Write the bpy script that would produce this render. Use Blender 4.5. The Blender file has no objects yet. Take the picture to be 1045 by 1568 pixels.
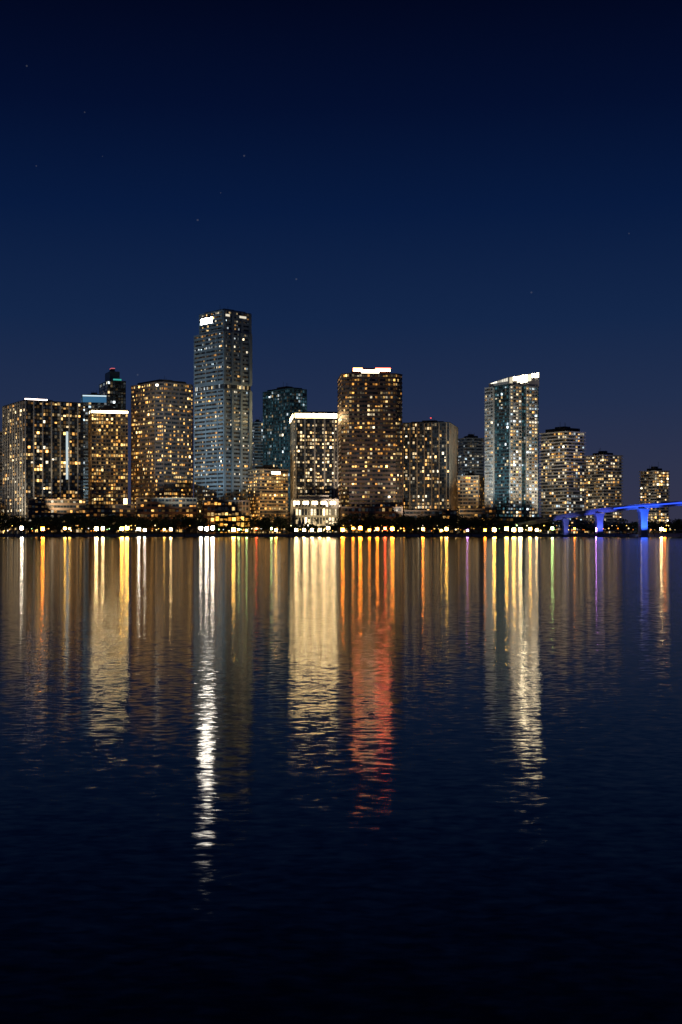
import bpy, math, random
from mathutils import Vector, noise
random.seed(7)
S = bpy.context.scene
S.view_settings.view_transform = 'Standard'
S.view_settings.look = 'None'
S.view_settings.exposure = 0

CAM_H = 3.6           # eye height above the bay
GROUND = 2.0          # quay level

# ------------------------------------------------------------------ materials
def new_mat(name):
    m = bpy.data.materials.new(name); m.use_nodes = True
    nt = m.node_tree; nt.nodes.clear()
    return m, nt, nt.nodes, nt.links

def plain(name, col, rough=0.7, var=0.25, scale=0.15):
    m, nt, N, L = new_mat(name)
    out = N.new('ShaderNodeOutputMaterial'); b = N.new('ShaderNodeBsdfPrincipled')
    b.inputs['Roughness'].default_value = rough
    tc = N.new('ShaderNodeTexCoord'); nz = N.new('ShaderNodeTexNoise')
    nz.inputs['Scale'].default_value = scale; nz.inputs['Detail'].default_value = 5
    r = N.new('ShaderNodeValToRGB')
    r.color_ramp.elements[0].position = 0.3; r.color_ramp.elements[1].position = 0.7
    r.color_ramp.elements[0].color = tuple(c*(1-var) for c in col)+(1,)
    r.color_ramp.elements[1].color = tuple(min(1, c*(1+var)) for c in col)+(1,)
    L.new(tc.outputs['Object'], nz.inputs['Vector']); L.new(nz.outputs['Fac'], r.inputs['Fac'])
    L.new(r.outputs['Color'], b.inputs['Base Color']); L.new(b.outputs[0], out.inputs[0])
    return m

def lamp_mat(name, col, s, sample='FRONT'):
    m, nt, N, L = new_mat(name)
    out = N.new('ShaderNodeOutputMaterial'); e = N.new('ShaderNodeEmission')
    e.inputs['Color'].default_value = col+(1,); e.inputs['Strength'].default_value = s
    L.new(e.outputs[0], out.inputs[0])
    try: m.cycles.emission_sampling = sample
    except Exception: pass
    return m

def window_mat():
    m, nt, N, L = new_mat('window_glass')
    out = N.new('ShaderNodeOutputMaterial'); b = N.new('ShaderNodeBsdfPrincipled')
    b.inputs['Base Color'].default_value = (0.015, 0.022, 0.03, 1)
    b.inputs['Roughness'].default_value = 0.18
    a = N.new('ShaderNodeAttribute'); a.attribute_name = 'room_light'
    tc = N.new('ShaderNodeTexCoord'); nz = N.new('ShaderNodeTexNoise')
    nz.inputs['Scale'].default_value = 0.9; nz.inputs['Detail'].default_value = 2
    mr = N.new('ShaderNodeMapRange')
    mr.inputs[1].default_value = 0.3; mr.inputs[2].default_value = 0.7
    mr.inputs[3].default_value = 0.35; mr.inputs[4].default_value = 1.5
    L.new(tc.outputs['Object'], nz.inputs['Vector']); L.new(nz.outputs['Fac'], mr.inputs[0])
    L.new(a.outputs['Color'], b.inputs['Emission Color']); L.new(mr.outputs[0], b.inputs['Emission Strength'])
    L.new(b.outputs[0], out.inputs[0])
    try: m.cycles.emission_sampling = 'NONE'
    except Exception: pass
    return m

M = {
 'window': window_mat(),
 'conc': plain('pale_concrete', (0.38, 0.37, 0.35)),
 'white': plain('white_painted_concrete', (0.62, 0.62, 0.60)),
 'cream': plain('cream_stone', (0.55, 0.50, 0.40)),
 'tan': plain('tan_stone', (0.36, 0.27, 0.18)),
 'brown': plain('brown_granite', (0.22, 0.16, 0.13)),
 'dark': plain('dark_cladding', (0.05, 0.055, 0.06)),
 'blue': plain('blue_grey_granite', (0.28, 0.35, 0.40)),
 'teal': plain('teal_spandrel', (0.06, 0.14, 0.17), 0.35),
 'roof': plain('roof_gravel', (0.10, 0.10, 0.10)),
 'metal': plain('lamp_post_metal', (0.08, 0.08, 0.08), 0.4),
}

# ------------------------------------------------------------------ mesh builder
class Mesher:
    def __init__(s): s.v=[]; s.f=[]; s.m=[]; s.c=[]; s.mats=[]
    def mi(s, mat):
        if mat not in s.mats: s.mats.append(mat)
        return s.mats.index(mat)
    def face(s, pts, mat, col=(0,0,0)):
        i=len(s.v); s.v += [tuple(p) for p in pts]
        s.f.append(tuple(range(i, i+len(pts)))); s.m.append(s.mi(mat)); s.c.append(col)
    def prism(s, poly, z0, z1, mat, tops=None):
        n=len(poly)
        tz = tops if tops else [z1]*n
        for i in range(n):
            a=poly[i]; b=poly[(i+1)%n]; j=(i+1)%n
            s.face([(a[0],a[1],z0),(b[0],b[1],z0),(b[0],b[1],tz[j]),(a[0],a[1],tz[i])], mat)
        s.face([(p[0],p[1],tz[i]) for i,p in enumerate(poly)], mat)
        s.face([(p[0],p[1],z0) for p in reversed(poly)], mat)
    def obox(s, a, b, n, d0, d1, z0, z1, mat):
        p=[(a[0]+n[0]*d1,a[1]+n[1]*d1),(b[0]+n[0]*d1,b[1]+n[1]*d1),(b[0]+n[0]*d0,b[1]+n[1]*d0),(a[0]+n[0]*d0,a[1]+n[1]*d0)]
        s.prism(p, z0, z1, mat)
    def panel(s, a, b, n, d, z0, z1, mat):
        s.obox(a,b,n,d-.3,d,z0-.05,z1+.05,M['metal'])
        s.face([(a[0]+n[0]*(d+.02),a[1]+n[1]*(d+.02),z0),(b[0]+n[0]*(d+.02),b[1]+n[1]*(d+.02),z0),(b[0]+n[0]*(d+.02),b[1]+n[1]*(d+.02),z1),(a[0]+n[0]*(d+.02),a[1]+n[1]*(d+.02),z1)],mat)
    def build(s, name, parent=None):
        me=bpy.data.meshes.new(name); me.from_pydata(s.v, [], s.f)
        for m in s.mats: me.materials.append(m)
        me.polygons.foreach_set('material_index', s.m)
        if any(c!=(0,0,0) for c in s.c):
            at=me.color_attributes.new('room_light','FLOAT_COLOR','CORNER')
            buf=[]
            for f,c in zip(s.f,s.c): buf += [c[0],c[1],c[2],1.0]*len(f)
            at.data.foreach_set('color', buf)
        me.update()
        o=bpy.data.objects.new(name, me); S.collection.objects.link(o)
        if parent: o.parent=parent
        return o

def empty(name):
    o=bpy.data.objects.new(name, None); o.empty_display_size=5; S.collection.objects.link(o); return o

def outset(poly, d):
    n=len(poly); r=[]
    for i in range(n):
        p0=Vector(poly[i-1]); p=Vector(poly[i]); p1=Vector(poly[(i+1)%n])
        e0=(p-p0).normalized(); e1=(p1-p).normalized()
        n0=Vector((e0.y,-e0.x)); n1=Vector((e1.y,-e1.x))
        b=(n0+n1); k=d*2/ max(0.3,b.length_squared)
        r.append((p.x+b.x*k, p.y+b.y*k))
    return r

# projection helpers: image pixel columns (u) and rows (v) placed at depth D
def sx(u, D): return (u-522.5)*D/2000.0
def sz(v, D): return CAM_H+(816-v)*D/2000.0

def footprint(uL, uN, uR, D, ang, maxlen=85):
    a=math.radians(ang); tL=(uL-522.5)/2000; tR=(uR-522.5)/2000
    x=sx(uN,D); y=D
    ca,sa=math.cos(a),math.sin(a)
    s1=(y*tR-x)/(ca-tR*sa)
    den=(sa+tL*ca)
    s2=(x-tL*y)/den if abs(den)>1e-3 else 30
    if s2<=4 or s2>maxlen: s2=min(maxlen, 36)
    N_=(x,y); R=(x+s1*ca,y+s1*sa); L_=(x-s2*sa,y+s2*ca)
    B=(R[0]+L_[0]-x, R[1]+L_[1]-y)
    return [N_,R,B,L_]

WARM=[(1,.54,.16),(1,.62,.23),(1,.46,.11),(1,.72,.38),(1,.84,.58)]
GOLD=[(1,.50,.12),(1,.57,.16),(1,.42,.08),(1,.66,.26)]
COOL=[(.85,.95,1),(1,.86,.60),(1,.70,.33),(.7,.9,1)]

def facade(w, g, poly, z0, z1, fh=3.6, bay=3.4, sp=.35, slab='conc', sd=.35, fins=None, lit=.35, pal=WARM, bright=.8, seed=0, dimcol=(0.004,0.005,0.006), dim=.35):
    fins = fins or {}; bright*=1.6; lit*=.9
    nf=max(1,int(round((z1-z0)/fh))); fh=(z1-z0)/nf
    w.prism(poly, z0-.5, z1-.05, M['dark'])
    if sp>0:
        o=outset(poly, sd)
        for k in range(nf): w.prism(o, z0+k*fh, z0+k*fh+sp*fh, M[slab])
    o=outset(poly, sd+.13); w.prism(o, z1-.02, z1+1.3, M[slab])
    n=len(poly)
    for e in range(n):
        a=Vector(poly[e]); b=Vector(poly[(e+1)%n]); Ln=(b-a).length
        if Ln<1.5: continue
        d=(b-a)/Ln; nr=Vector((d.y,-d.x)); nb=max(1,int(round(Ln/bay))); bw=Ln/nb
        f=fins.get(e, fins.get('all'))
        for k in range(nf):
            rowp=random.uniform(.3,1.7)
            zb=z0+k*fh+sp*fh; zt=z0+(k+1)*fh-.02
            rowc=random.choice(pal)
            for j in range(nb):
                cl=noise.noise(Vector((j*.35+e*17+seed*3.1,k*.28,seed*7.7)))
                p=lit*rowp*(1+1.9*cl)
                c=random.choice(pal) if random.random()<.6 else rowc
                if random.random()<p:
                    bb=bright*math.exp(random.gauss(-.5,.85)); col=(c[0]*bb,c[1]*bb,c[2]*bb)
                elif random.random()<dim:
                    bb=bright*random.uniform(.02,.09); col=(c[0]*bb,c[1]*bb,c[2]*bb)
                else:
                    q=random.random()**3*5; col=(dimcol[0]*q+1e-5,dimcol[1]*q,dimcol[2]*q)
                p0=a+d*(j*bw+bw*.12)+nr*.06; p1=a+d*((j+1)*bw-bw*.12)+nr*.06
                zt2=zt if random.random()<.6 else zb+(zt-zb)*random.uniform(.5,.9)
                g.face([(p0.x,p0.y,zb),(p1.x,p1.y,zb),(p1.x,p1.y,zt2),(p0.x,p0.y,zt2)], M['window'], col)
        if f:
            ev,fw,fd,fm=f
            for j in range(0,nb+1,ev):
                c=a+d*min(max(j*bw,fw/2),Ln-fw/2)
                w.obox(c-d*fw/2, c+d*fw/2, nr, -.2, fd, z0-.3, z1+.6+ .05*(e), M[fm])

LAMPMATS={}
def lm(col, s, sample='FRONT'):
    k=(col,s,sample)
    if k not in LAMPMATS: LAMPMATS[k]=lamp_mat('lamp_glow_%02d'%len(LAMPMATS), col, s, sample)
    return LAMPMATS[k]

def rooftop(w, poly, z, h=5, frac=.55, mat='dark'):
    c=sum((Vector(p) for p in poly), Vector((0,0)))/len(poly)
    q=[tuple(c+(Vector(p)-c)*frac) for p in poly]
    w.prism(q, z+.3, z+h, M[mat])
    q2=[tuple(c+(Vector(p)-c)*frac*.45) for p in poly]
    w.prism(q2, z+h+.01, z+h+2.2, M['roof'])
    for k in range(3):
        p=c+Vector((random.uniform(-5,5),random.uniform(-3,3)))
        w.prism([(p.x-.12,p.y-.12),(p.x+.12,p.y-.12),(p.x+.12,p.y+.12),(p.x-.12,p.y+.12)], z+h, z+h+random.uniform(3,8), M['metal'])
    return c

def band(g, poly, e, f0, f1, z0, z1, off, col, s):
    a=Vector(poly[e]); b=Vector(poly[(e+1)%len(poly)]); d=b-a; nr=Vector((d.y,-d.x)).normalized()
    g.panel(a+d*f0, a+d*f1, nr, off+.2, z0, z1, lm(col,s))

def spot(name, loc, tgt, power, col, parent, ang=70, r=.5):
    l=bpy.data.lights.new(name,'SPOT'); l.energy=power; l.color=col; l.spot_size=math.radians(ang); l.spot_blend=.6; l.shadow_soft_size=r
    o=bpy.data.objects.new(name,l); S.collection.objects.link(o); o.location=loc
    o.rotation_euler=(Vector(tgt)-Vector(loc)).to_track_quat('-Z','Y').to_euler(); o.parent=parent
    return o

def finish(name, w, g, l=None):
    p=empty(name); w.build('walls',p); g.build('windows',p)
    if l and l.f: l.build('rooftop_lights',p)
    return p

def chamfer(poly, c):
    r=[]; n=len(poly)
    for i in range(n):
        p=Vector(poly[i]); a=Vector(poly[i-1]); b=Vector(poly[(i+1)%n])
        r.append(tuple(p+(a-p).normalized()*c)); r.append(tuple(p+(b-p).normalized()*c))
    return r

def facade_fill(p, poly, D, z, k, col, side=-1):
    """added, unseen floodlight above the tree canopy, washing the facade"""
    h=z-GROUND
    if k<=0 or h<45: return
    c=sum((Vector(q) for q in poly),Vector((0,0)))/len(poly)
    dist=max(30,min(75,h*.6)); y=max(1207,D-dist)
    loc=(c.x+side*dist*.55,y,24); tg=(c.x,c.y-8,h*.66)
    dd=(Vector(tg)-Vector(loc)).length
    spot('facade_fill_spot',loc,tg,k*4.2*dd*dd,col,p,76)

seed=0
def tower(name, uL,uN,uR,D,v,ang, mech=5, mfrac=.55, base=GROUND, cham=0, post=None, fl=1.0, fc=(1,.84,.64), **kw):
    global seed; seed+=1
    poly=footprint(uL,uN,uR,D,ang); z=sz(v,D)
    if cham: poly=chamfer(poly,cham)
    w,g,l=Mesher(),Mesher(),Mesher()
    facade(w,g,poly,base,z,seed=seed,**kw)
    if mech: rooftop(w,poly,z,mech,mfrac)
    P=[]
    if post: P=post(w,g,l,poly,z,D) or []
    p=finish(name,w,g,l)
    for a in P: spot(*a, parent=p)  # extra spots added to brighten this building, fixtures unseen
    facade_fill(p,poly,D,z,fl,fc)
    return p

WHITE=(1,.93,.78)
CW=(.66,.86,1)

def postA(w,g,l,poly,z,D):
    band(l,poly,0,.0,.38,z+1.4,z+2.6,.3,(1,.82,.74),5)
    band(l,poly,0,.69,.73,z-75,z-28,1.2,(.8,.95,1),.7)
    return [('facade_fill_spot',(poly[0][0]-4,poly[0][1]-22,4),(poly[0][0],poly[0][1],45),40000,(1,.82,.55))]
tower('hotel_tower',5,38,128,1262,614,30,mech=3,slab='dark',sp=.28,sd=.2,bay=2.9,fins={0:(3,1.0,1.2,'white'),3:(3,1.6,1.0,'white')},lit=.27,bright=.85,pal=WARM,post=postA,fl=1.6)
tower('hotel_podium',40,44,131,1240,766,12,mech=0,slab='brown',sp=.5,sd=.5,fh=5,bay=3,lit=.45,bright=.6,pal=WARM)
def postB(w,g,l,poly,z,D):
    band(l,poly,0,.0,1.0,z-2.6,z-.4,.9,(1,.80,.45),18)
    band(l,poly,3,.5,1.0,z-2.6,z-.4,.9,(1,.85,.55),4)
    band(l,poly,0,.88,.98,GROUND+14,GROUND+36,1.4,(1,.66,.26),8)
    return [('facade_fill_spot',(poly[1][0]-2,poly[1][1]-24,4),(poly[1][0]-2,poly[1][1],40),50000,(1,.7,.35))]
tower('office_tower',126,140,196,1300,628,14,mech=4,slab='tan',sp=.34,sd=.3,bay=2.4,fins={0:(2,.7,.8,'tan'),3:(2,.8,.8,'tan')},lit=.5,bright=.6,pal=GOLD,post=postB,fl=1.2,fc=(1,.74,.42))
def postC(w,g,l,poly,z,D):
    c=sum((Vector(p) for p in poly),Vector((0,0)))/4
    w.prism([tuple(c+(Vector(p)-c)*.55) for p in poly], z, z+13, M['teal'])
    w.prism([tuple(c+(Vector(p)-c)*.2) for p in poly], z+13, z+17, M['roof'])
    l.prism([tuple(c+(Vector(p)-c)*.2) for p in poly], z+17.1, z+17.9, lm((1,.2,.25),.7,'NONE'))
    band(l,poly,0,.3,.75,z+1.5,z+3.2,.6,(.1,.9,.75),.45)
tower('glass_tower',152,165,193,1480,584,22,mech=0,slab='teal',sp=.25,sd=.1,bay=3,lit=.10,bright=.4,pal=COOL,post=postC,fl=1.1,fc=(.6,.9,1))
def postC2(w,g,l,poly,z,D):
    for e in (0,3): band(l,poly,e,.02,.98,z-7,z-1,.5,(.12,.42,.8),.3)
    band(l,poly,0,.02,.98,z-.6,z+.8,.6,(.7,.9,1),1.0)
tower('office_tower',120,126,164,1420,606,12,mech=3,slab='blue',sp=.4,sd=.2,lit=.2,bright=.5,pal=COOL,post=postC2,fl=.8,fc=CW)
def postD(w,g,l,poly,z,D):
    band(l,poly,6,.3,.7,z-2.8,z-1,.6,(.9,1,.85),15)
    band(l,poly,0,.1,.38,z-2.8,z-1,.6,WHITE,10)
tower('office_tower',197,243,300,1290,586,40,mech=4,mfrac=.8,cham=6,slab='brown',sp=.48,sd=.25,bay=2.3,fh=4.2,fins={'all':(4,.6,.55,'brown')},lit=.44,bright=.85,pal=GOLD,post=postD,fl=.5,fc=(1,.8,.6))
def postP(w,g,l,poly,z,D):
    return [('facade_fill_spot',(Vector(poly[0]).lerp(Vector(poly[1]),f).x,poly[0][1]-10,3),(Vector(poly[0]).lerp(Vector(poly[1]),f).x,poly[0][1]+2,16),4000,(1,.42,.12)) for f in (.25,.75)]
tower('podium_building',205,210,301,1250,764,6,mech=0,slab='tan',sp=.5,sd=.5,fh=5.2,bay=3.4,lit=.35,bright=.6,pal=GOLD,fins={'all':(2,.8,.8,'tan')},post=postP)

def skyscraper():
    w,g,l=Mesher(),Mesher(),Mesher()
    D=1270
    pl=footprint(298,342,385,D,42); pl=[tuple(p) for p in pl]
    pu=footprint(306,342,384,D+.6,42)
    zt=sz(476,D); zs=sz(508,D); zm=sz(597,D)
    fn={0:(5,2.4,1.5,'blue'),3:(9,.8,.7,'blue'),1:(4,2.0,1.3,'blue')}
    kw=dict(fh=4.0,bay=2.2,sp=.52,slab='blue',sd=.35,fins=fn,dim=.4)
    facade(w,g,pl,GROUND,zm,lit=.24,bright=.6,pal=WARM+WARM+COOL,seed=91,**kw)
    facade(w,g,outset(pl,-.4),zm+1.3,zm+6,fh=4.7,bay=2.5,sp=.2,slab='blue',sd=.3,lit=.5,bright=.35,pal=COOL,seed=92)
    facade(w,g,pl,zm+7.4,zs,lit=.19,bright=.55,pal=WARM+WARM+COOL,seed=93,**kw)
    facade(w,g,pu,zs+1.4,zt,lit=.18,bright=.55,pal=WARM+COOL,seed=94,**kw)
    rooftop(w,pu,zt,3,.8,'blue')
    band(l,pu,3,.10,.58,zt-9.5,zt-4,1.0,(1,.98,.95),58)
    band(l,pu,0,.05,.2,zt-5,zt-2.8,1.6,(1,.9,.7),.9)
    band(l,pu,0,.55,.8,zt-5,zt-2.8,1.6,(1,.9,.7),.8)
    p=finish('skyscraper',w,g,l)
    c=Vector(pl[0])
    spot('facade_fill_spot',(c.x-62,1208,24),(c.x-14,D+14,120),170000,CW,p,90)  # unseen fill spots added to brighten the tower faces
    spot('facade_fill_spot',(c.x-75,1222,28),(c.x-14,D+14,190),200000,CW,p,60)
    spot('facade_fill_spot',(c.x+20,1215,24),(c.x+12,D+10,110),60000,CW,p,84)
skyscraper()
tower('skyscraper_podium',300,312,382,1245,768,8,mech=0,slab='brown',sp=.4,sd=.4,fh=5,bay=3.4,lit=.25,bright=.55,pal=GOLD,fins={'all':(1,.7,.8,'tan')},post=postP)
tower('parking_pavilion',326,330,381,1233,791,4,mech=0,slab='tan',sp=.3,sd=.5,fh=6,bay=4,lit=.95,bright=1.3,pal=[(1,.42,.05),(1,.52,.10)])
def postH(w,g,l,poly,z,D):
    band(l,poly,0,.4,.72,z-3.6,z-1,.9,(1,.9,.7),6)
    return [('facade_fill_spot',(poly[0][0]+8,poly[0][1]-28,22),(poly[0][0]+8,poly[0][1],40),24000,(1,.6,.26))]
tower('hotel_tower',379,398,441,1262,720,25,mech=4,slab='tan',sp=.42,sd=.5,bay=2.5,fh=3.3,lit=.5,bright=.6,pal=GOLD,post=postH,fl=1.2,fc=(1,.66,.34))
tower('apartment_tower',384,390,405,1520,648,16,mech=3,slab='blue',sp=.4,sd=.4,lit=.3,bright=.4,pal=COOL,fl=.8,fc=CW)
tower('glass_tower',403,444,470,1400,596,38,mech=3,mfrac=.8,slab='teal',sp=.3,sd=.1,bay=2.8,fins={'all':(2,.3,.35,'teal')},lit=.11,bright=.4,pal=COOL,dimcol=(.008,.02,.026),fl=2.2,fc=(.55,.9,1),dim=.2)
def postI(w,g,l,poly,z,D):
    for e in (0,3,1): band(l,poly,e,.0,1.0,z-5,z-.8,1.7,(1,.74,.36),21)
    out=[]
    for f in (.12,.37,.63,.88):
        a=Vector(poly[0]).lerp(Vector(poly[1]),f)
        out.append(('facade_fill_spot',(a.x,a.y-9,24),(a.x,a.y,50),9000,(1,.72,.40)))
    return out
tower('bank_tower',447,452,516,1268,632,5,mech=0,slab='dark',sp=.36,sd=.2,bay=2.4,fins={'all':(4,1.5,1.4,'cream')},lit=.5,bright=.85,pal=[(1,.70,.35),(1,.80,.50),(1,.60,.24)],post=postI,fl=.7,fc=(1,.76,.46))
def postI2(w,g,l,poly,z,D):
    q=footprint(455,458,504,1244,4)
    w.prism(q,z,z+5,M['cream'])
    for f in (.1,.3,.5,.7,.9):
        a=Vector(poly[0]).lerp(Vector(poly[1]),f); l.panel(a+Vector((-2.6,0)),a+Vector((2.6,0)),Vector((0,-1)),1.8,z-4.0,z-1,lm((1,.74,.40),22))
    out=[]
    for f in (.15,.5,.85):
        a=Vector(poly[0]).lerp(Vector(poly[1]),f)
        out.append(('facade_fill_spot',(a.x,a.y-13,5),(a.x,a.y,16),14000,(1,.78,.46)))
    return out
tower('bank_podium',445,448,517,1238,766,3,mech=0,slab='cream',sp=.25,sd=.4,fh=7.5,bay=2.9,lit=.8,bright=1.2,pal=[(1,.8,.5),(1,.72,.38)],fins={'all':(1,1.0,1.1,'cream')},post=postI2)
def postJ(w,g,l,poly,z,D):
    q=footprint(537,541,598,D+8,3); w.prism(q,z+1.2,z+7,M['brown'])
    band(l,q,0,.0,1,z+3.8,z+5.4,.2,(1,.40,.16),19)
    band(l,q,0,.0,.25,z+5.8,z+7.1,.3,(1,.20,.06),24)
    band(l,q,0,.6,1,z+5.8,z+7.1,.3,(1,.07,.03),34)
    band(l,q,0,.22,.7,z+1.5,z+3.2,.25,(1,.85,.6),8)
    band(l,poly,0,.0,.92,GROUND+22,GROUND+24,1.2,(1,.32,.04),9)
tower('office_tower',517,524,617,1272,573,4,mech=0,cham=7,slab='brown',sp=.5,sd=.5,fh=4.2,bay=2.5,lit=.33,bright=.62,pal=GOLD+[(1,.8,.5)],post=postJ,fl=1.3,fc=(1,.8,.68),dim=.5)
tower('office_podium',519,523,616,1246,778,3,mech=0,slab='brown',sp=.4,sd=.5,fh=5.5,bay=3.2,lit=.25,bright=.6,pal=GOLD,fins={'all':(2,.8,.8,'brown')},post=postP)
def postK(w,g,l,poly,z,D):
    c=Vector(poly[0]).lerp(Vector(poly[2]),.5)
    l.prism([(c.x-.6,c.y-.6),(c.x+.6,c.y-.6),(c.x+.6,c.y+.6),(c.x-.6,c.y+.6)],z+8,z+9,lm((1,.1,.1),2.0,'NONE'))
tower('office_tower',617,688,701,1290,648,78,mech=3,mfrac=.7,slab='dark',sp=.32,sd=.2,bay=2.4,fins={'all':(3,1.2,1.2,'tan')},lit=.33,bright=.65,pal=WARM,post=postK,fl=1.1)
tower('apartment_tower',702,712,741,1480,672,14,mech=4,slab='conc',sp=.45,sd=1.0,bay=3,lit=.3,bright=.4,pal=COOL,fl=1.4,fc=CW)
tower('hotel_tower',701,733,743,1300,730,75,mech=3,slab='tan',sp=.4,sd=.4,bay=2.8,lit=.35,bright=.5,pal=GOLD,fins={'all':(2,.5,.6,'tan')},fl=1.0,fc=(1,.7,.4))

def condo():
    w,g,l=Mesher(),Mesher(),Mesher(); D=1275
    P=footprint(750,779,825,D,33)
    z=sz(590,D)
    facade(w,g,P,GROUND,z,fh=3.3,bay=2.8,sp=.34,slab='teal',sd=.15,lit=.11,bright=.5,pal=COOL,seed=55,dimcol=(.012,.035,.042),dim=.12)
    n,r,b,L_=[Vector(p) for p in P]
    d0=(r-n); u0=d0.normalized(); n0=Vector((u0.y,-u0.x)); d3=(n-L_); u3=d3.normalized(); n3=Vector((u3.y,-u3.x))
    nf=int((z-GROUND)/3.3)
    for (A,u,nn,Lg,segs,dep) in ((n,u0,n0,d0.length,((.03,.40),(.56,.93)),1.9),(L_,u3,n3,d3.length,((-.16,.26),),2.6)):
        for s0,s1 in segs:
            a=A+u*Lg*s0; b2=A+u*Lg*s1
            for k in range(nf+1):
                zz=GROUND+k*3.3
                w.obox(a,b2,nn,-.3,dep,zz-.2,zz+.2,M['white'])
                w.obox(a,b2,nn,dep-.12,dep-.02,zz+.21,zz+1.05,M['white'])
            nb=max(2,int((b2-a).length/3))
            for j in range(nb+1):
                c=a+(b2-a)*(j/nb); w.obox(c-u*.15,c+u*.15,nn,-.3,dep-.25,GROUND,GROUND+nf*3.3,M['white'])
                if j<nb:
                    for k in range(nf):
                        if random.random()<.6:
                            bb=.95*math.exp(random.gauss(-.2,.8)); cc=random.choice(COOL+WARM)
                            p0=a+(b2-a)*((j+.12)/nb)+nn*.5; p1=a+(b2-a)*((j+.88)/nb)+nn*.5; zz=GROUND+k*3.3
                            g.face([(p0.x,p0.y,zz+.3),(p1.x,p1.y,zz+.3),(p1.x,p1.y,zz+2.8),(p0.x,p0.y,zz+2.8)],M['window'],(cc[0]*bb,cc[1]*bb,cc[2]*bb))
    o=outset(P,.6)
    xs=[p[0] for p in o]; x0,x1=min(xs),max(xs)
    tops=[sz(583,D)+(p[0]-x0)/(x1-x0)*(sz(566,D)-sz(583,D)) for p in o]
    w.prism(o,z+1.5,0,M['white'],tops=tops)
    for e,(f0,f1) in ((0,(.02,.98)),(3,(.1,.98))):
        a=Vector(o[e]); b2=Vector(o[(e+1)%4]); d=b2-a; nr=Vector((d.y,-d.x)).normalized()
        A=a+d*f0+nr*.2; B=a+d*f1+nr*.2
        za=tops[e]+(tops[(e+1)%4]-tops[e])*f0-.6; zb=tops[e]+(tops[(e+1)%4]-tops[e])*f1-.6
        lo=z+2.2 if e==0 else z+4
        seg=8
        for s in range(seg):
            q0=A.lerp(B,s/seg+.012); q1=A.lerp(B,(s+1)/seg-.012); t0=za+(zb-za)*s/seg; t1=za+(zb-za)*(s+1)/seg
            hh=random.uniform(3,7)
            l.face([(q0.x,q0.y,max(lo,t0-hh)),(q1.x,q1.y,max(lo,t1-hh)),(q1.x,q1.y,t1),(q0.x,q0.y,t0)],lm((1,.86,.60),(.7,14.0,3.0,30.0,24.0,1.2,34.0,18.0)[s]) if e==0 else lm((1,.92,.75),random.choice((.5,.9,3.0))))
    p=finish('condominium_tower',w,g,l)
    spot('facade_fill_spot',(sx(842,1212),1212,24),(sx(806,D),D+12,90),150000,(1,.84,.62),p,76)  # added fill spots without visible fixtures lift both balcony faces
    spot('facade_fill_spot',(sx(700,1225),1225,24),(sx(757,D),D+14,90),170000,(.8,.95,1),p,76)
condo()
tower('apartment_tower',829,868,895,1320,662,35,mech=5,mfrac=.8,slab='white',sp=.36,sd=1.3,fh=3.3,bay=3,lit=.45,bright=.6,pal=WARM+COOL,fl=1.4)
tower('apartment_tower',895,925,952,1380,698,32,mech=4,slab='white',sp=.4,sd=1.2,fh=3.3,bay=3,lit=.45,bright=.6,pal=WARM,fl=1.2)
tower('apartment_tower',981,1006,1024,1440,722,34,mech=4,slab='white',sp=.38,sd=1.0,fh=3.3,bay=3,lit=.5,bright=.7,pal=WARM,fl=1.0)
tower('apartment_tower',-30,-14,5,1400,662,22,mech=3,slab='conc',sp=.4,sd=.5,lit=.2,bright=.4,pal=COOL)
for (a,b,v,D,mt) in ((-60,-2,772,1300,'brown'),(128,206,774,1262,'brown'),(384,446,786,1300,'brown'),(612,700,783,1262,'brown'),(700,760,781,1285,'tan'),(755,830,794,1262,'brown'),(826,900,798,1350,'tan'),(900,990,803,1400,'brown'),(1000,1090,803,1420,'conc')):
    tower('low_rise_building',a,a+4,b,D,v,4,mech=0,slab=mt,sp=.45,sd=.4,fh=4.2,bay=3.6,lit=.12,bright=.4,pal=GOLD)

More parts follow.
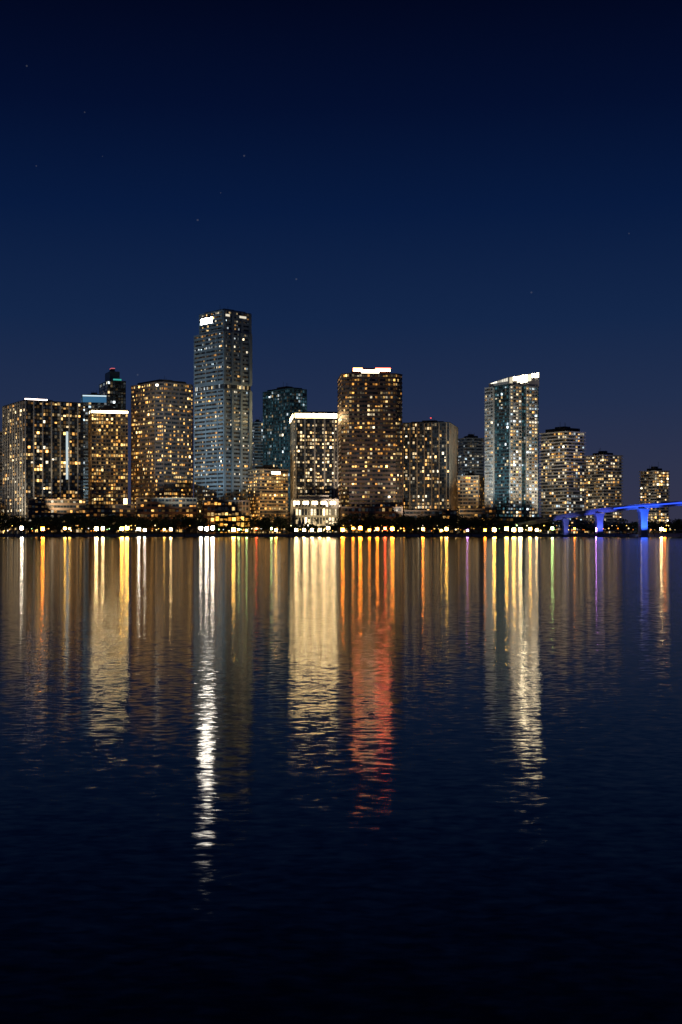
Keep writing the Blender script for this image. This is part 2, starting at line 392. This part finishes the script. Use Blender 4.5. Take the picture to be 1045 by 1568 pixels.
# ------------------------------------------------------------------ bridge
def bridge():
    w,l=Mesher(),Mesher()
    pts=[(735,812,1222),(790,803,1216),(830,795.5,1210),(870,788,1204),(920,780,1197),(960,775.5,1190),(988,773,1184),(1045,768.5,1172),(1120,765,1155),(1250,762,1120),(1400,766,1080)]
    P=[(sx(u,D),D,sz(v,D)) for u,v,D in pts]
    fine=[]
    for i in range(len(P)-1):
        for s in range(6):
            t=s/6; fine.append(tuple(P[i][k]+(P[i+1][k]-P[i][k])*t for k in range(3)))
    fine.append(P[-1])
    conc=M['conc']
    def ribbon(y0,y1,z0,z1,mat,W,i0=0):
        for i in range(i0,len(fine)-1):
            a=Vector(fine[i]); b=Vector(fine[i+1]); 
            c=[(a.x,a.y+y0,a.z+z0),(b.x,b.y+y0,b.z+z0),(b.x,b.y+y1,b.z+z0),(a.x,a.y+y1,a.z+z0),(a.x,a.y+y0,a.z+z1),(b.x,b.y+y0,b.z+z1),(b.x,b.y+y1,b.z+z1),(a.x,a.y+y1,a.z+z1)]
            for f in ((0,1,5,4),(2,3,7,6),(4,5,6,7),(3,2,1,0)): W.face([c[k] for k in f],mat)
    ribbon(0,16,-1.2,0,conc,w); ribbon(3,13,-3.4,-1.21,conc,w); ribbon(-.3,0.1,-.9,1.0,conc,w); ribbon(16,16.3,-.9,1.0,conc,w)
    ribbon(-.6,-.35,-1.3,-.2,lm((.03,.09,1),1.6,'NONE'),l,i0=27)
    p=empty('causeway_bridge'); w.build('deck',p); l.build('deck_edge_lights',p)
    def deck_z(x):
        for i in range(len(fine)-1):
            if fine[i][0]<=x<=fine[i+1][0]:
                t=(x-fine[i][0])/(fine[i+1][0]-fine[i][0]); return fine[i][1]+(fine[i+1][1]-fine[i][1])*t, fine[i][2]+(fine[i+1][2]-fine[i][2])*t
        return fine[-1][1],fine[-1][2]
    pm=Mesher()
    for x,wd,col,pw in ((sx(868,1204),2.6,(.16,.2,1),16000),(sx(920,1197),3.4,(.08,.12,1),60000),(sx(988,1184),3.8,(.03,.11,1),140000),(sx(1066,1168),3,(.02,.08,1),90000),(sx(1150,1146),3,(.02,.08,1),90000)):
        y,z=deck_z(x); zt=z-3.42
        prof=[(wd*1.15,-1),(wd*1.15,1.0),(wd*.8,1.1),(wd*.75,zt*.6),(wd*.95,zt-3),(wd*1.3,zt)]
        for i in range(len(prof)-1):
            (h0,a0),(h1,a1)=prof[i],prof[i+1]; y0,y1=y+2,y+14
            c=[(x-h0,y0,a0),(x+h0,y0,a0),(x+h0,y1,a0),(x-h0,y1,a0),(x-h1,y0,a1),(x+h1,y0,a1),(x+h1,y1,a1),(x-h1,y1,a1)]
            for f in ((0,1,5,4),(1,2,6,5),(2,3,7,6),(3,0,4,7)): pm.face([c[k] for k in f],conc)
        spot('pier_floodlight',(x-5,y-15,1.5),(x,y+2,zt*.75),pw,col,p,64)
    pm.build('piers',p)
bridge()

# ------------------------------------------------------------------ ground, seawall
def sheet(name,x0,x1,y0,y1,z,mat):
    m=Mesher(); m.face([(x0,y0,z),(x1,y0,z),(x1,y1,z),(x0,y1,z)],mat); return m.build(name)
sheet('ground',-6000,6000,1200.5,14000,GROUND,plain('park_grass',(.05,.07,.03),.9,.4,.3))
sheet('shore_road',-1500,1500,1238,1243,GROUND+.004*2,plain('asphalt',(.05,.05,.05),.8))
w=Mesher(); 
w.obox((-2500,1200),(2500,1200),(0,-1),-1.2,0,-2,GROUND+.35,M['conc'])
for x in range(-420,421,12): w.obox((x-.3,1200),(x+.3,1200),(0,-1),.01,.35,-1,GROUND+.2,M['dark'])
w.build('seawall')
rail=Mesher()
for x in range(-400,401,4): rail.prism([(x-.05,1200.9),(x+.05,1200.9),(x+.05,1201),(x-.05,1201)],GROUND+.35,GROUND+1.4,M['metal'])
rail.obox((-402,1200.9),(402,1200.9),(0,-1),0,.1,GROUND+1.41,GROUND+1.5,M['metal']); rail.build('promenade_railing')

# ------------------------------------------------------------------ water
m,nt,N,L=new_mat('bay_water')
out=N.new('ShaderNodeOutputMaterial'); tc=N.new('ShaderNodeTexCoord')
def vm(op,*a):
    n=N.new('ShaderNodeVectorMath'); n.operation=op
    for i,x in enumerate(a):
        if isinstance(x,(tuple,float)): n.inputs[i].default_value=x
        elif x is not None: L.new(x,n.inputs[i])
    return n
def pert(scale,ax,ay,detail,dist=0.0,stretch=1.0):
    n=N.new('ShaderNodeTexNoise'); n.inputs['Scale'].default_value=scale; n.inputs['Detail'].default_value=detail; n.inputs['Distortion'].default_value=dist
    v=vm('MULTIPLY',tc.outputs['Object'],(stretch,1.0,1.0))
    L.new(v.outputs[0],n.inputs['Vector'])
    s=vm('SUBTRACT',n.outputs['Color'],(.5,.5,.5)); return vm('MULTIPLY',s.outputs[0],(ax,ay,0.0)).outputs[0]
a=vm('ADD',pert(6.0,.07,.14,2.5,.3,.6),pert(.45,.006,.012,1.0)).outputs[0]
a=vm('ADD',a,(0.0,0.0,1.0)).outputs[0]
nrm=vm('NORMALIZE',a).outputs[0]
gl=N.new('ShaderNodeBsdfAnisotropic')
gl.distribution='BECKMANN'; gl.inputs['Roughness'].default_value=.09; gl.inputs['Color'].default_value=(1,.93,.82,1)
gl.inputs['Anisotropy'].default_value=.52
tg=N.new('ShaderNodeCombineXYZ'); tg.inputs[0].default_value=1.0
L.new(tg.outputs[0],gl.inputs['Tangent'])
df=N.new('ShaderNodeBsdfDiffuse'); df.inputs['Color'].default_value=(.004,.012,.02,1)
fr=N.new('ShaderNodeFresnel'); fr.inputs['IOR'].default_value=1.33
mx=N.new('ShaderNodeMixShader')
L.new(nrm,gl.inputs['Normal'])
L.new(fr.outputs[0],mx.inputs[0]); L.new(df.outputs[0],mx.inputs[1]); L.new(gl.outputs[0],mx.inputs[2]); L.new(mx.outputs[0],out.inputs[0])
sheet('bay_water',-6000,6000,-300,1202,0,m)

# ------------------------------------------------------------------ trees
foli=plain('foliage',(.05,.085,.03),.8,.5,.4); bark=plain('bark',(.12,.09,.06),.9)
def tri_tube(w,a,b,r0,r1,mat,n=5):
    a=Vector(a);b=Vector(b);d=(b-a).normalized();s=d.orthogonal().normalized();t=d.cross(s)
    for i in range(n):
        c0,c1=2*math.pi*i/n,2*math.pi*(i+1)/n
        v0=s*math.cos(c0)+t*math.sin(c0); v1=s*math.cos(c1)+t*math.sin(c1)
        w.face([a+v0*r0,a+v1*r0,b+v1*r1,b+v0*r1],mat)
def broadleaf(w,x,y,h):
    tri_tube(w,(x,y,GROUND-.2),(x,y,GROUND+h*.4),.4,.26,bark)
    top=Vector((x,y,GROUND+h*.38))
    for c in range(9):
        an=random.uniform(0,6.28); r=random.uniform(.1,.42)*h
        cc=Vector((x+math.cos(an)*r,y+math.sin(an)*r,GROUND+h*random.uniform(.42,.88)-r*.25))
        tri_tube(w,top,cc,.18,.06,bark,4)
        R=random.uniform(.14,.25)*h
        for k in range(32):
            v=Vector((random.gauss(0,1),random.gauss(0,1),random.gauss(0,1))).normalized()*R*random.uniform(.5,1.05); v.z*=.75
            p=cc+v; s=random.uniform(.35,.9); a=Vector((random.gauss(0,1),random.gauss(0,1),random.gauss(0,1))).normalized(); b=a.orthogonal().normalized()*s; a=a*s
            w.face([p-a,p+b,p+a,p-b],foli)
w=Mesher()
u=-40
while u<1100:
    D=random.uniform(1212,1230)
    h=random.uniform(15,22)
    if 440<u<520: h*=.5
    if 325<u<385: h*=.5
    if 765<u<800: h*=.7
    if u>830: h*=.75
    broadleaf(w,sx(u,D),D,h); u+=random.uniform(4,8)
w.build('shoreline_trees')
w=Mesher()
def palm(w,x,y,h):
    p=Vector((x,y,GROUND-.2)); lean=Vector((random.uniform(-.08,.08),random.uniform(-.05,.05),1))
    for s in range(4):
        q=p+lean*h/4; tri_tube(w,p,q,.3-.04*s,.26-.04*s,bark); p=q; lean.x*=1.2
    for f in range(15):
        an=f*2.4; el=random.uniform(-.2,1.0); d=Vector((math.cos(an)*math.cos(el),math.sin(an)*math.cos(el),math.sin(el))); a=p.copy(); wd=Vector((-math.sin(an),math.cos(an),0))
        for s in range(4):
            b=a+d*.95; w0=(.18,.5,.45,.3,.05)[s]; w1=(.18,.5,.45,.3,.05)[s+1]
            w.face([a-wd*w0-Vector((0,0,w0*.5)),b-wd*w1-Vector((0,0,w1*.5)),b,a],foli); w.face([a,b,b+wd*w1-Vector((0,0,w1*.5)),a+wd*w0-Vector((0,0,w0*.5))],foli)
            a=b; d=(d+Vector((0,0,-.38))).normalized()
for i in range(46):
    u=random.uniform(-20,1060); D=random.uniform(1206,1216); palm(w,sx(u,D),D,random.uniform(7.5,14))
w.build('palm_trees')

# ------------------------------------------------------------------ street lamps
def sphere(w,c,r,em,rings=4,seg=8):
    for i in range(rings):
        for j in range(seg):
            def pt(i,j):
                th=math.pi*i/rings; ph=2*math.pi*j/seg
                return (c[0]+r*math.sin(th)*math.cos(ph),c[1]+r*math.sin(th)*math.sin(ph),c[2]+r*math.cos(th))
            q=[pt(i+1,j),pt(i+1,j+1),pt(i,j+1),pt(i,j)]
            if i==0: q=q[:3]
            if i==rings-1: q=q[1:]
            w.face(q,em)
cols={'w':(1,.92,.80),'y':(1,.54,.10),'o':(1,.25,.02),'g':(.55,1,.35),'r':(1,.08,.03),'p':(.6,.25,1),'b':(.08,.2,1),'c':(1,.70,.33)}
def mast_mesh(h,col,s,wd,ht):
    """quay-light stand-in, enlarged to feed water streaks: post, cross-frame and a bank of lamp lenses facing the bay"""
    w=Mesher(); tri_tube(w,(0,0,-.1),(0,0,h+ht),.2,.12,M['metal'],6); tri_tube(w,(0,0,0),(0,0,.6),.4,.3,M['metal'],6)
    w.obox((-wd/2-.1,-.15),(wd/2+.1,-.15),(0,-1),0,.3,h-.1,h+ht+.1,M['metal'])
    nx=max(2,round(wd/1.2)); nz=max(2,round(ht/1.1)); em=lm(col,s)
    for i in range(nx):
        for j in range(nz):
            x0=-wd/2+wd*i/nx+.04; x1=-wd/2+wd*(i+1)/nx-.04; z0=h+ht*j/nz+.04; z1=h+ht*(j+1)/nz-.04; y=-.47
            w.face([(x0,y,z0),(x1,y,z0),(x1,y,z1),(x0,y,z1)],em)
    o=w.build('streak_lamp'); me=o.data; bpy.data.objects.remove(o); return me
cache={}
for u,c,s in ((34,'w',200),(66,'o',360),(100,'y',120),(107,'y',90),(148,'c',360),(158,'c',260),(187,'y',420),(195,'y',420),(213,'w',260),(222,'w',110),(252,'y',90),(262,'c',160),(308,'w',260),(317,'w',420),(326,'w',360),(358,'y',360),(366,'g',60),(378,'g',60),(393,'r',70),(416,'g',60),(423,'y',160),
      (454,'c',260),(466,'c',300),(478,'c',300),(490,'c',300),(503,'c',260),(525,'o',360),(541,'o',120),(552,'o',500),(566,'o',120),(578,'o',260),(590,'r',160),(601,'o',400),(648,'o',260),(676,'y',90),(684,'y',260),(716,'p',60),(743,'o',120),(757,'y',420),(776,'y',420),(787,'y',500),(797,'c',420),(812,'y',260),(822,'c',160),(846,'g',160),(880,'o',60),(915,'p',400),(921,'r',120),(984,'b',400),(989,'w',100),(1013,'c',300),(1018,'o',120)):
    wd,ht,st=((1.8,1.8,40.0) if s<100 else (2.3,2.3,62.0) if s<200 else (2.7,2.7,90.0) if s<350 else (3.2,3.0,130.0))
    if 450<u<510: st=44.0
    h=random.choice((3.0,3.8,4.6))
    k=(c,h,wd,st)
    if k not in cache: cache[k]=mast_mesh(h,cols[c],st,wd,ht)
    o=bpy.data.objects.new('streak_lamp',cache[k]); S.collection.objects.link(o); o.location=(sx(u,1203.5),1203.5,GROUND)
def post_mesh(h,globe,r):
    w=Mesher(); tri_tube(w,(0,0,0),(0,0,h),.16,.09,M['metal'],6); tri_tube(w,(0,0,0),(0,0,.6),.3,.22,M['metal'],6)
    tri_tube(w,(0,0,h-.3),(0,-.9,h),.08,.06,M['metal'],5)
    sphere(w,(0,0,h+r),r,globe)
    o=w.build('street_lamp'); me=o.data; bpy.data.objects.remove(o); return me
gc={}
for i in range(170):
    u=random.uniform(-30,1075); c=random.choice('yyyoocwycg'); s=float(random.choice((2,4,9))); h=random.choice((3.2,4.2,5.2,8.0)); r=random.choice((.25,.35,.5)); D=random.uniform(1203,1211)
    k=(c,s,h,r)
    if k not in gc: gc[k]=post_mesh(h,lm(cols[c],s,'NONE'),r)
    o=bpy.data.objects.new('street_lamp',gc[k]); S.collection.objects.link(o); o.location=(sx(u,D),D,GROUND)

# ------------------------------------------------------------------ sky
W=bpy.data.worlds.new('sky'); S.world=W; W.use_nodes=True; nt=W.node_tree; N=nt.nodes; L=nt.links; N.clear()
try: W.cycles.sampling_method='NONE'
except Exception: pass
out=N.new('ShaderNodeOutputWorld'); bg=N.new('ShaderNodeBackground'); tc=N.new('ShaderNodeTexCoord')
sp=N.new('ShaderNodeSeparateXYZ'); r=N.new('ShaderNodeValToRGB')
L.new(tc.outputs['Generated'],sp.inputs[0]); L.new(sp.outputs['Z'],r.inputs['Fac'])
st=[(0,(.036,.035,.066)),(.05,(.026,.033,.072)),(.10,(.0150,.0275,.074)),(.16,(.0068,.0200,.068)),(.24,(.0023,.0105,.050)),(.31,(.0010,.0048,.028)),(.38,(.0005,.0022,.0135)),(.6,(.0003,.0012,.008)),(1,(.0002,.0008,.005))]
cr=r.color_ramp
while len(cr.elements)>1: cr.elements.remove(cr.elements[-1])
cr.elements[0].position=0; cr.elements[0].color=st[0][1]+(1,)
for p,c in st[1:]:
    e=cr.elements.new(p); e.color=c+(1,)
vo=N.new('ShaderNodeTexVoronoi'); vo.inputs['Scale'].default_value=60
L.new(tc.outputs['Generated'],vo.inputs['Vector'])
lt=N.new('ShaderNodeMath'); lt.operation='LESS_THAN'; lt.inputs[1].default_value=.045; L.new(vo.outputs['Distance'],lt.inputs[0])
sc=N.new('ShaderNodeSeparateColor'); L.new(vo.outputs['Color'],sc.inputs[0])
gt=N.new('ShaderNodeMath'); gt.operation='GREATER_THAN'; gt.inputs[1].default_value=.5; L.new(sc.outputs[0],gt.inputs[0])
mu=N.new('ShaderNodeMath'); mu.operation='MULTIPLY'; L.new(lt.outputs[0],mu.inputs[0]); L.new(gt.outputs[0],mu.inputs[1])
m2=N.new('ShaderNodeMath'); m2.operation='MULTIPLY'; m2.inputs[1].default_value=.03; L.new(mu.outputs[0],m2.inputs[0])
ad=N.new('ShaderNodeMix'); ad.data_type='RGBA'; ad.blend_type='ADD'; ad.inputs[0].default_value=1
L.new(r.outputs['Color'],ad.inputs[6]); L.new(m2.outputs[0],ad.inputs[7])
L.new(ad.outputs[2],bg.inputs['Color']); bg.inputs['Strength'].default_value=1; L.new(bg.outputs[0],out.inputs[0])

# ------------------------------------------------------------------ camera
c=bpy.data.cameras.new('camera'); c.lens=2000/1568*36; c.sensor_width=36; c.shift_y=32/1568; c.clip_end=30000; c.clip_start=.5
o=bpy.data.objects.new('camera',c); S.collection.objects.link(o); o.location=(0,0,CAM_H); o.rotation_euler=(math.radians(90),0,0)
S.camera=o
